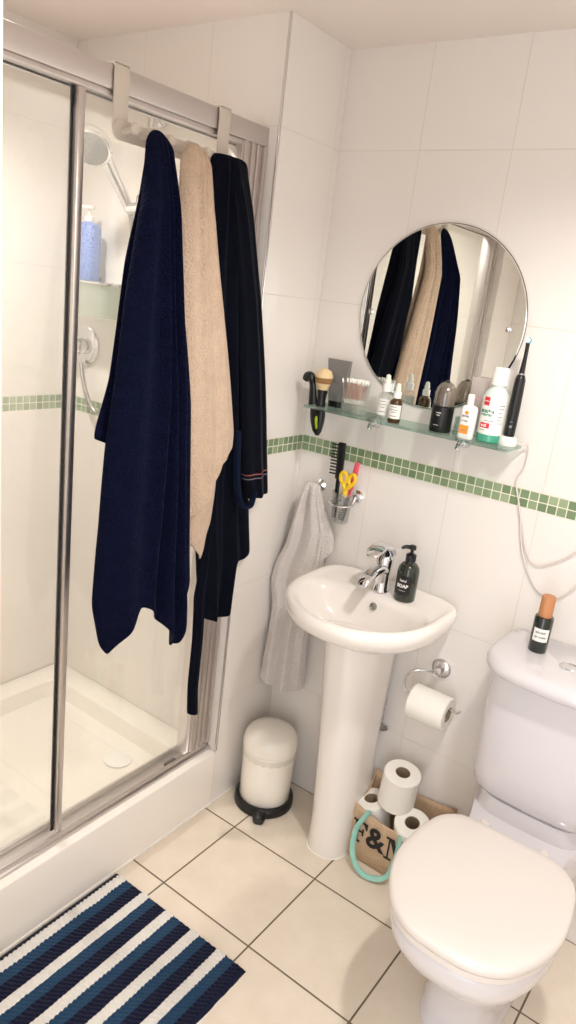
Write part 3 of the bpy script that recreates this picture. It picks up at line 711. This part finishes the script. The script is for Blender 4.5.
scs = thing('scissors', 'small scissors with yellow handles in the tumbler', 'scissors', (HX+.012, HY, 1.0))
def loop(cx, cz, w, h, rot):
    return [(cx+w*math.cos(a)*math.cos(rot)-h*math.sin(a)*math.sin(rot), HY-.012, cz+w*math.cos(a)*math.sin(rot)+h*math.sin(a)*math.cos(rot)) for a in [2*PI*k/24 for k in range(24)]]
for cxx, rot in ((.002, .12), (.030, -.25)):
    bm = tube(B(), loop(HX+cxx, 1.125, .0105, .016, rot), .0058, 10, closed=True); tube(bm, [(HX+cxx, HY-.012, 1.109), (HX+.012, HY-.011, 1.088), (HX+.013, HY-.010, 1.072)], .0072, 10, 3); obj('handle', bm, M['yellow'], scs)
for q in (-1, 1):
    bm = tube(B(), [(HX+.013, HY-.010+q*.0012, 1.085), (HX+.008+q*.002, HY-.008+q*.0012, 1.04), (HX+.002+q*.002, HY-.005+q*.0012, 1.000)], [.005, .0045, .001], 8, 3, flat=.25); obj('blade', bm, M['steel'], scs)
nf = thing('nail_file', 'pink rounded file sticking up behind the yellow scissors', 'nail file', (HX+.010, HY+.012, 1.0))
bm = tube(B(), [(HX+.004, HY+.006, 1.000), (HX+.016, HY+.012, 1.08), (HX+.022, HY+.014, 1.135), (HX+.026, HY+.015, 1.172)], [.005, .006, .0095, .0085], 12, 4, flat=.35); obj('blade', bm, M['pink'], nf)
nb = thing('nail_brush', 'dark ridged brush standing low in the tumbler', 'brush', (HX+.004, HY+.002, .993))
bm = tube(B(), [(HX+.006, HY-.004, .996), (HX+.009, HY-.004, 1.02), (HX+.014, HY-.002, 1.068)], [.010, .0125, .012], 14, 4, flat=.5); k1 = obj('back', bm, M['blackm'], nb)
bm = B()
for k in range(9): tube(bm, [(HX-.001+k*.0012, HY-.0115, 1.002+k*.007), (HX+.016+k*.0012, HY-.0115, 1.004+k*.007)], .0016, 6)
obj('bristle_rows', bm, M['grey'], nb)

# ------------------------------------------------------------------ washbasin
bs = thing('washbasin', 'white ceramic washbasin on its pedestal against the tiled wall', 'washbasin', (.385, 0, 0))
BX = .397
def bring(z, w_, yf, yb, nf=2.05, nb=5.5, cyy=-.175, N=72, ox=0):
    out = []
    for i in range(N):
        a = 2*PI*i/N; c, s_ = math.cos(a), math.sin(a)
        n_ = nb if s_ > 0 else nf
        x = w_*math.copysign(abs(c)**(2/n_), c); dd = (yb-cyy) if s_ > 0 else (cyy-yf)
        out.append(Vector((BX+ox+x, cyy+dd*math.copysign(abs(s_)**(2/n_), s_), z)))
    return out
rings = [bring(.722, .080, -.235, -.004), bring(.735, .125, -.275, -.003), bring(.758, .168, -.325, -.002), bring(.780, .200, -.380, -.002), bring(.797, .214, -.407, -.002), bring(.822, .221, -.419, -.002),
    bring(.838, .220, -.418, -.002), bring(.8455, .213, -.411, -.004), bring(.8465, .206, -.402, -.012), bring(.843, .197, -.390, -.022), bring(.840, .192, -.385, -.03, 2.05, 4.5), bring(.838, .188, -.380, -.105, 2.1, 3.2, -.20),
    bring(.834, .184, -.375, -.125, 2.1, 3.0, -.21), bring(.815, .176, -.362, -.135, 2.1, 2.8, -.215), bring(.775, .150, -.332, -.142, 2.1, 2.6, -.22), bring(.735, .105, -.295, -.155, 2, 2.2, -.222), bring(.715, .05, -.255, -.185, 2, 2, -.22), bring(.711, .022, -.242, -.198, 2, 2, -.22)]
bm = loft(B(), rings); bowl = obj('basin_bowl', bm, M['ceramic'], bs, sharp=60)
bm = lathe(B(), (BX, -.22, .7105), [(.021, 0), (.021, .003), (.016, .004), (.014, .001)], 24); obj('plughole', bm, M['chrome'], bowl)
bm = lathe(B(), (BX+.002, -.138, .806), [(.011, .002), (.011, -.003), (.007, -.004), (.006, .001)], 20, (0, .96, -.25)); obj('overflow', bm, M['steel'], bowl)
def pring(z, w_, yf, yb=-.03, ox=-.008): return bring(z, w_, yf, yb, 2.3, 6, -.145, 48, ox)
bm = loft(B(), [pring(0, .064, -.222), pring(.01, .065, -.223), pring(.1, .066, -.220), pring(.35, .066, -.235, -.03, -.016), pring(.55, .075, -.252, -.03, -.019), pring(.742, .084, -.272, -.03, -.022)]); obj('pedestal', bm, M['ceramic'], bs)
tube_pts = [(p.x, p.y, .002) for p in pring(0, .067, -.226)]
obj('sealant_line', tube(B(), tube_pts, .003, 6, closed=True), M['silicone'], bs)
TX, TY = .388, -.088
tp = thing('mixer_tap', 'chrome single lever mixer tap on the washbasin', 'tap', (TX, TY, .838))
bm = lathe(B(), (TX, TY, .8395), [(.025, 0), (.025, .004), (.0225, .008), (.022, .05), (.024, .075), (.0245, .100), (.02, .108)], 32); obj('body', bm, M['chrome'], tp)
sp_r = []
for y, zt, w_, h_ in ((TY-.004, .905, .021, .022), (TY-.03, .912, .021, .017), (TY-.06, .911, .020, .0135), (TY-.09, .903, .0185, .011), (TY-.113, .891, .017, .010), (TY-.119, .884, .012, .006)):
    sp_r.append([Vector((TX+w_*math.cos(a), y, zt+h_*math.sin(a)*(1 if math.sin(a) > 0 else .8))) for a in [2*PI*k/24 for k in range(24)]])
bm = loft(B(), sp_r); lathe(bm, (TX, TY-.103, .892), [(.011, 0), (.011, .014)], 20, (0, -.2, -1)); obj('spout', bm, M['chrome'], tp)
lv = []
for y, z, w_, h_ in ((TY+.026, .944, .008, .005), (TY+.022, .953, .020, .012), (TY+.005, .966, .026, .016), (TY-.02, .977, .027, .013), (TY-.05, .981, .026, .0085), (TY-.078, .974, .022, .006), (TY-.092, .964, .014, .004)):
    lv.append([Vector((TX+w_*math.cos(a), y, z+h_*math.sin(a))) for a in [2*PI*k/24 for k in range(24)]])
bm = loft(B(), lv); obj('lever', bm, M['chrome'], tp)
SX, SY, SB = .464, -.088, .8385
sd = thing('soap_dispenser', 'dark green pump soap bottle with a black label beside the tap', 'soap bottle', (SX, SY, SB))
bm = lathe(B(), (SX, SY, SB), [(.028, 0), (.0305, .004), (.0305, .085), (.028, .098), (.020, .108), (.0135, .112), (.0125, .118)], 36); s2 = obj('body', bm, M['soap'], sd)
A0 = .08
bm = patch(B(), SX, SY, .0305, SB+.022, SB+.078, A0-.75, A0+.75, 20); sl = obj('paper_label', bm, M['labelk'], s2)
bm = text_mesh(B(), 'hand', .010, on_cyl(SX, SY, .031, SB+.064, A0), .0001); text_mesh(bm, 'SOAP', .013, on_cyl(SX, SY, .031, SB+.048, A0), .0006); patch(bm, SX, SY, .0309, SB+.034, SB+.0348, A0-.3, A0+.3, 6)
obj('lettering', bm, M['label'], sl)
bm = lathe(B(), (SX, SY, SB+.116), [(.0145, 0), (.0145, .017), (.011, .020), (.005, .021), (.0045, .032), (.010, .033), (.0105, .042), (.007, .045)], 24); tube(bm, [(SX, SY, SB+.155), (SX-.014, SY-.016, SB+.156), (SX-.021, SY-.024, SB+.151)], [.006, .0055, .004], 10, 4); obj('pump', bm, M['black'], sd)
fh = thing('flexible_hose', 'braided steel water hose behind the pedestal', 'hose', (.425, -.03, .35))
bm = tube(B(), [(.405, -.035, .62), (.424, -.030, .54), (.433, -.028, .47), (.430, -.028, .42), (.435, -.02, .375), (.444, -.004, .37)], .0075, 12, 8)
for i, v in enumerate(bm.verts): pass
obj('braid', bm, M['steel'], fh)
for z, x in ((.50, .428), (.455, .432), (.40, .430)):
    bm = lathe(B(), (x, -.029, z), [(.011, 0), (.012, .004), (.012, .014), (.009, .018)], 8); obj('hose_nut', bm, M['chrome'], fh)

# ------------------------------------------------------------------ toilet paper holder
PX, PY, PZ = .598, -.082, .566
ph = thing('paper_holder', 'chrome toilet roll holder on the wall below the washbasin', 'toilet roll holder', (.580, 0, .636))
bm = lathe(B(), (.580, 0, .636), [(.029, 0), (.029, .005), (.024, .010), (.012, .012), (.010, .045), (.001, .046)], 32, (0, -1, 0)); obj('wall_disc', bm, M['chrome'], ph)
bm = tube(B(), [(.580, -.030, .634), (.562, -.060, .642), (.535, -.078, .640), (.514, -.083, .620), (.508, -.083, .594), (.518, PY, PZ+.002), (.538, PY, PZ), (.668, PY, PZ), (.680, PY, PZ+.003), (.685, PY, PZ+.010)], .0038, 10, 8); obj('wire_arm', bm, M['chrome'], ph)
def roll(name, c, ax, R0, h, label, group=None, tail=False, rot=0):
    t = thing(name, label, 'toilet roll', c, group)
    bm = lathe(B(), c, [(R0-.003, -h/2), (R0, -h/2+.003), (R0, h/2-.003), (R0-.003, h/2), (.0222, h/2), (.0222, -h/2), (R0-.003, -h/2)], 48, ax, False, False); obj('tissue', bm, M['paper'], t)
    bm = lathe(B(), c, [(.0220, -h/2+.0005), (.0220, h/2-.0005), (.0205, h/2-.0005), (.0205, -h/2+.0005), (.0220, -h/2+.0005)], 32, ax, False, False); obj('cardboard_core', bm, M['card'], t)
    if tail:
        pass
    return t
roll('toilet_roll', (PX, PY, PZ-.016), (1, 0, 0), .049, .112, 'white toilet roll hanging on the chrome holder')

# ------------------------------------------------------------------ jute bag with spare rolls
bag = thing('jute_bag', 'small jute shopping bag with mint handles holding spare toilet rolls', 'bag', (.56, -.09, 0))
def bagring(z, x0, x1, y0, y1, sag=0, bul=.0, up=0):
    k = 12; out = []
    for i in range(k): out.append(Vector((x0+(x1-x0)*i/k, y0-bul*math.sin(PI*i/k), z-sag*math.sin(PI*i/k)**1.0)))
    for i in range(k//2): f = i/(k//2); out.append(Vector((x1-.010*math.sin(PI*f), y0+(y1-y0)*f, z-.016*math.sin(PI*f)*(1 if sag else 0)+up*f)))
    for i in range(k): out.append(Vector((x1+(x0-x1)*i/k, y1, z+up-sag*.5*math.sin(PI*i/k))))
    for i in range(k//2): f = i/(k//2); out.append(Vector((x0+.012*math.sin(PI*f), y1+(y0-y1)*f, z+up*(1-f)-.016*math.sin(PI*f)*(1 if sag else 0))))
    return out
bo = [bagring(.001, .456, .690, -.152, -.030), bagring(.004, .452, .694, -.156, -.026), bagring(.06, .447, .700, -.157, -.022, 0, .004), bagring(.12, .444, .706, -.156, -.018, .002, .006, .01), bagring(.172, .440, .712, -.152, -.012, .016, .003, .03), bagring(.192, .438, .716, -.150, -.010, .030, .001, .034)]
bm = loft(B(), bo, True, False); obj('sack', bm, M['jute'], bag, mods=[('SOLIDIFY', dict(thickness=.003, offset=-1))], sharp=50)
# lettering F&M in heavy serif capitals, built from bars
def bagp(x, z, d=.0012): 
    return Vector((x, -.1585-.004*math.sin(PI*min(max((x-.447)/.253, 0), 1))-d, z))
def bar(bm, poly):
    f = [bm.verts.new(bagp(x, z, .0016)) for x, z in poly]; g = [bm.verts.new(bagp(x, z, .0002)) for x, z in poly]
    bm.faces.new(f); n = len(f)
    for i in range(n): bm.faces.new((f[i], g[i], g[(i+1) % n], f[(i+1) % n]))
LB, LT = .068, .142
def rect(bm, x0, x1, z0, z1): bar(bm, [(x0, z0), (x1, z0), (x1, z1), (x0, z1)])
bm = B(); X = .461
rect(bm, X+.008, X+.021, LB, LT); rect(bm, X, X+.030, LB, LB+.006); rect(bm, X, X+.050, LT-.006, LT); bar(bm, [(X+.050, LT), (X+.050, LT-.022), (X+.046, LT-.022), (X+.038, LT-.006)])
rect(bm, X+.02, X+.036, .104, .110); rect(bm, X+.034, X+.039, .095, .119)
text_mesh(bm, '&', .098, lambda x, y, d: bagp(.541+x, .106+y, .0012+d), .0022, 1.0, ext=.0005)
X = .575
rect(bm, X, X+.024, LB, LB+.006); rect(bm, X+.009, X+.014, LB, LT); rect(bm, X, X+.018, LT-.006, LT)
bar(bm, [(X+.012, LT), (X+.026, LT), (X+.045, LB+.012), (X+.040, LB)]); bar(bm, [(X+.060, LT), (X+.064, LT), (X+.043, LB), (X+.040, LB)])
rect(bm, X+.056, X+.069, LB, LT); rect(bm, X+.052, X+.077, LB, LB+.006); rect(bm, X+.056, X+.077, LT-.006, LT)
obj('lettering', bm, M['ink'], bag)
bm = tube(B(), [(.505, -.156, .184), (.494, -.163, .160), (.478, -.172, .110), (.488, -.190, .05), (.520, -.205, .020), (.560, -.205, .013), (.602, -.190, .030), (.613, -.172, .080), (.614, -.163, .130), (.612, -.1565, .166)], .0085, 12, 8, flat=.45); obj('handle', bm, M['teal'], bag)
roll('toilet_roll', (.487, -.092, .135), (-.18, -.12, 1), .052, .10, 'spare toilet roll in the jute bag, beside the pedestal')
roll('toilet_roll', (.622, -.100, .142), (.05, -.30, 1), .052, .10, 'spare toilet roll in the jute bag, on the side nearest the toilet')
roll('toilet_roll', (.553, -.084, .257), (.10, -.12, 1), .055, .118, 'spare toilet roll standing on top of the two others in the bag')

# ------------------------------------------------------------------ toilet
WX = .936
wc = thing('toilet', 'white close coupled toilet with its lid closed', 'toilet', (WX, -.35, 0))
top = [(0, -.700), (.064, -.693), (.118, -.662), (.156, -.603), (.177, -.535), (.180, -.475), (.175, -.405), (.151, -.345), (.128, -.30), (.122, -.25), (.137, -.18), (.152, -.12), (.157, -.06), (.152, -.02), (.08, -.015), (0, -.015)]
foot = [(0, -.50), (.03, -.498), (.058, -.485), (.078, -.455), (.087, -.42), (.090, -.38), (.092, -.33), (.094, -.28), (.097, -.24), (.1, -.2), (.1, -.16), (.1, -.12), (.1, -.08), (.1, -.04), (.06, -.03), (0, -.03)]
def pan(z, t, grow=0):
    return ring_half([(a0+(a1-a0)*t, b0+(b1-b0)*t) for (a0, b0), (a1, b1) in zip(foot, top)], WX, z)
rings = [pan(z, t) for z, t in ((0, .04), (.012, .03), (.02, -.02), (.10, .0), (.16, .12), (.21, .34), (.26, .60), (.31, .83), (.35, .95), (.385, 1.0), (.398, .995), (.402, .97))]
bm = loft(B(), rings); obj('pan', bm, M['ceramic_wc'], wc, sharp=60)
nk = [(0, -.20), (.06, -.198), (.10, -.19), (.13, -.16), (.135, -.1), (.13, -.03), (.06, -.02), (0, -.02)]
bm = loft(B(), [ring_half([(a*1.05, b) for a, b in nk], WX, .395), ring_half(nk, WX, .42), ring_half(nk, WX, .450)]); obj('cistern_neck', bm, M['ceramic_wc'], wc)
lid = [(0, -.712), (.066, -.705), (.122, -.673), (.162, -.612), (.184, -.54), (.187, -.475), (.180, -.41), (.165, -.352), (.135, -.316), (.105, -.303), (.06, -.300), (0, -.300)]
def lr(z, g): 
    return ring_half([(max(0, a*(1-g)), -.50+(b+.50)*(1-g)) for a, b in lid], WX, z)
bm = loft(B(), [lr(.4035, .05), lr(.405, .03), lr(.412, .02), lr(.420, .025), lr(.4215, .04)]); obj('seat_ring', bm, M['seat'], wc)
bm = loft(B(), [lr(.4235, .03), lr(.425, .012), lr(.430, 0), lr(.440, 0), lr(.4455, .012), lr(.4485, .035), lr(.4505, .12), lr(.452, .4), lr(.4525, .8)]); obj('lid', bm, M['seat'], wc)
for q in (-1, 1):
    bm = lathe(B(), (WX+q*.075, -.272, .402), [(.014, 0), (.015, .01), (.013, .024), (.008, .028)], 20); box(bm, WX+q*.075-.01, WX+q*.075+.01, -.312, -.272, .410, .424, .003); obj('hinge', bm, M['seat'], wc)
ct = obj('cistern', loft(B(), [ring_half([(0, yf), (hw*.5, yf+.004), (hw*.78, yf+.016), (hw*.95, yf+.042), (hw, yf+.08), (hw, -.06), (hw*.99, -.012), (hw*.93, -.006), (0, -.006)], WX, z) for z, hw, yf in ((.447, .140, -.186), (.453, .155, -.198), (.466, .163, -.207), (.50, .167, -.213), (.65, .169, -.219), (.796, .170, -.224))]), M['ceramic_wc'], wc, sharp=60)
def cl(z, hw, yf): return ring_half([(0, yf), (hw*.5, yf+.006), (hw*.78, yf+.024), (hw*.95, yf+.062), (hw, yf+.11), (hw*.985, -.055), (hw*.94, -.026), (hw*.84, -.006), (0, -.004)], WX, z)
bm = loft(B(), [cl(.795, .174, -.238), cl(.797, .181, -.251), cl(.806, .186, -.260), cl(.820, .187, -.261), cl(.832, .183, -.255), cl(.838, .176, -.244), cl(.8395, .150, -.21)]); cll = obj('cistern_lid', bm, M['ceramic_wc'], wc, sharp=60)
bm = lathe(B(), (WX+.002, -.136, .8385), [(.023, 0), (.023, .003), (.019, .0045), (.018, .003), (.001, .0032)], 32); obj('flush_button', bm, M['chrome'], wc)
CX_, CY_, CZ = .849, -.104, .8398
cb = thing('fragrance_bottle', 'dark green bottle with a copper coloured cap on the cistern', 'bottle', (CX_, CY_, CZ))
bm = lathe(B(), (CX_, CY_, CZ), [(.0215, 0), (.0230, .003), (.0230, .090), (.0215, .093), (.014, .094)], 32); c1 = obj('body', bm, M['cist'], cb)
A0 = .25
bm = patch(B(), CX_, CY_, .0230, CZ+.032, CZ+.066, A0-.85, A0+.85, 18); c2 = obj('paper_label', bm, M['label'], c1)
bm = blur_print(B(), .026, .005, on_cyl(CX_, CY_, .0235, CZ+.056, A0), 12); obj('lettering', bm, M['greyp'], c2); bm = blur_print(B(), .028, .004, on_cyl(CX_, CY_, .0235, CZ+.044, A0), 13); obj('lettering', bm, M['greyp'], c2)
bm = lathe(B(), (CX_, CY_, CZ+.094), [(.0168, 0), (.0170, .051), (.0157, .053), (.001, .0535)], 28); obj('cap', bm, M['copper'], cb)

# ------------------------------------------------------------------ pedal bin
NX, NY = .116, -.142
bn = thing('pedal_bin', 'white pedal bin with a black base in the corner under the towel', 'bin', (NX, NY, 0))
bm = lathe(B(), (NX, NY, .012), [(.080, 0), (.083, .004), (.0845, .10), (.086, .200), (.084, .202)], 48); obj('body', bm, M['bin'], bn)
bm = lathe(B(), (NX, NY, 0), [(.094, 0), (.098, .003), (.098, .026), (.094, .032), (.0865, .034), (.0855, .02)], 48); obj('base_ring', bm, M['black'], bn)
bm = B(); n = 72
rings = [[Vector((NX+(r0+j*.0010*math.sin(i*2.7)+j*.0006*math.sin(i*5.1))*math.cos(2*PI*i/n), NY+(r0+j*.0010*math.sin(i*2.7))*math.sin(2*PI*i/n), z+j*.0022*math.sin(i*1.9))) for i in range(n)] for r0, z, j in ((.0865, .205, 0), (.0882, .198, .6), (.0885, .188, 1))]
loft(bm, rings, False, False); obj('liner_frill', bm, M['liner'], bn)
bm = lathe(B(), (NX, NY, .214), [(.086, 0), (.0895, .003), (.0900, .014), (.0885, .026), (.083, .045), (.068, .059), (.036, .066), (.001, .0675)], 48); obj('lid', bm, M['bin'], bn)
dv = Vector((.50, -.866, 0)); 
pc = Vector((NX, NY, 0))+dv*.108
bm = tube(B(), [pc-dv*.014+Vector((0, 0, .018)), pc+dv*.004+Vector((0, 0, .020)), pc+dv*.022+Vector((0, 0, .016))], [.016, .019, .015], 18, 4, flat=1.15); 
for v in bm.verts: v.co.z = max(v.co.z, .0015)
obj('pedal', bm, M['black'], bn)
hp = Vector((NX, NY, 0))-dv*.086
bm = box(B(), hp.x-.022, hp.x+.022, hp.y-.006, hp.y+.010, .196, .245, .004); obj('hinge', bm, M['black'], bn)

# ------------------------------------------------------------------ bath mat
bm = B(); x0, x1, y0, y1 = .010, .482, -1.45, -.686; nx, ny = 112, 380; g = []
for j in range(ny+1):
    row = []
    for i in range(nx+1):
        x = x0+(x1-x0)*i/nx; y = y0+(y1-y0)*j/ny
        f = ((x-.0155)/.0905) % 1
        e = min(1, min(i, nx-i, j, ny-j)/3)
        row_ph = 1.6*math.floor((x-.0155)/.0093)
        hgt = .0075+(.0075 if .16 < f < .47 else .0035)*abs(math.sin(y*PI/.0125+row_ph))**.7*(.85+.3*random.random())+.0012*abs(math.sin((x-.0155)*PI/.0093))
        xx = x+.004*(y+.69)*-.0; 
        row.append(bm.verts.new((xx+.02*max(0, -.69-y)*(i/nx)*1.0, y+.008*(i/nx), .0012+e*hgt)))
    g.append(row)
for j in range(ny):
    for i in range(nx): bm.faces.new((g[j][i], g[j][i+1], g[j+1][i+1], g[j+1][i]))
edge = [g[0][i] for i in range(nx+1)]+[g[j][nx] for j in range(1, ny+1)]+[g[ny][i] for i in range(nx-1, -1, -1)]+[g[j][0] for j in range(ny-1, 0, -1)]
low = [bm.verts.new((v.co.x, v.co.y, .0004)) for v in edge]
for i in range(len(edge)):
    j = (i+1) % len(edge); bm.faces.new((edge[i], edge[j], low[j], low[i]))
bm.faces.new(low)
o = obj('bath_mat', bm, M['mat'], sharp=80)
tag(o, 'blue and white striped bath mat on the floor in front of the shower', 'bath mat'); rebase(o, (.246, -1.07, 0))

# ------------------------------------------------------------------ light, world, camera
def lamp(name, kind, loc, power, col, **kw):
    l = bpy.data.lights.new(name, kind); l.energy = power; l.color = col
    for k, v in kw.items(): setattr(l, k, v)
    o = bpy.data.objects.new(name, l); COL.objects.link(o); o.location = loc; return o
WARM = (1, .965, .92)
def downlight(name, x, y, power, size, blend=.55):
    l = lamp(name, 'SPOT', (x, y, H-.012), power, WARM, shadow_soft_size=.045, spot_size=math.radians(size), spot_blend=blend)
downlight('ceiling_lamp', 1.12, -.84, 44, 150)
downlight('shower_fill', -.36, -.84, 50, 140, 1)  # unseen spot added over the shower to brighten its walls
wd = bpy.data.worlds.new('World'); S.world = wd; wd.use_nodes = True
wd.node_tree.nodes['Background'].inputs[0].default_value = (.90, .945, 1, 1); wd.node_tree.nodes['Background'].inputs[1].default_value = 2.4

cam = bpy.data.cameras.new('Camera'); co = bpy.data.objects.new('Camera', cam); COL.objects.link(co); S.camera = co
cam.sensor_fit = 'VERTICAL'; cam.sensor_height = 24; cam.lens = 727.1654/1024*24; cam.clip_start = .02
yaw, pitch, roll_ = .5979, .2896, .1220
CP = (1.2436, -1.8600, 1.6177)
cy_, sy_ = math.cos(yaw), math.sin(yaw); cp_, sp_ = math.cos(pitch), math.sin(pitch)
fwd = Vector((-sy_*cp_, cy_*cp_, -sp_)); rt = Vector((cy_, sy_, 0)); upv = rt.cross(fwd)
c_, s_ = math.cos(roll_), math.sin(roll_)
r2, u2 = c_*rt+s_*upv, -s_*rt+c_*upv
co.matrix_world = Matrix(((r2.x, u2.x, -fwd.x, CP[0]), (r2.y, u2.y, -fwd.y, CP[1]), (r2.z, u2.z, -fwd.z, CP[2]), (0, 0, 0, 1)))
S.view_settings.view_transform = 'Standard'; S.view_settings.look = 'None'; S.view_settings.exposure = .59; S.view_settings.gamma = 1
S.view_settings.use_curve_mapping = False
S.cycles.max_bounces = 14; S.cycles.diffuse_bounces = 6; S.cycles.glossy_bounces = 6; S.cycles.transparent_max_bounces = 24
S.cycles.use_denoising = True
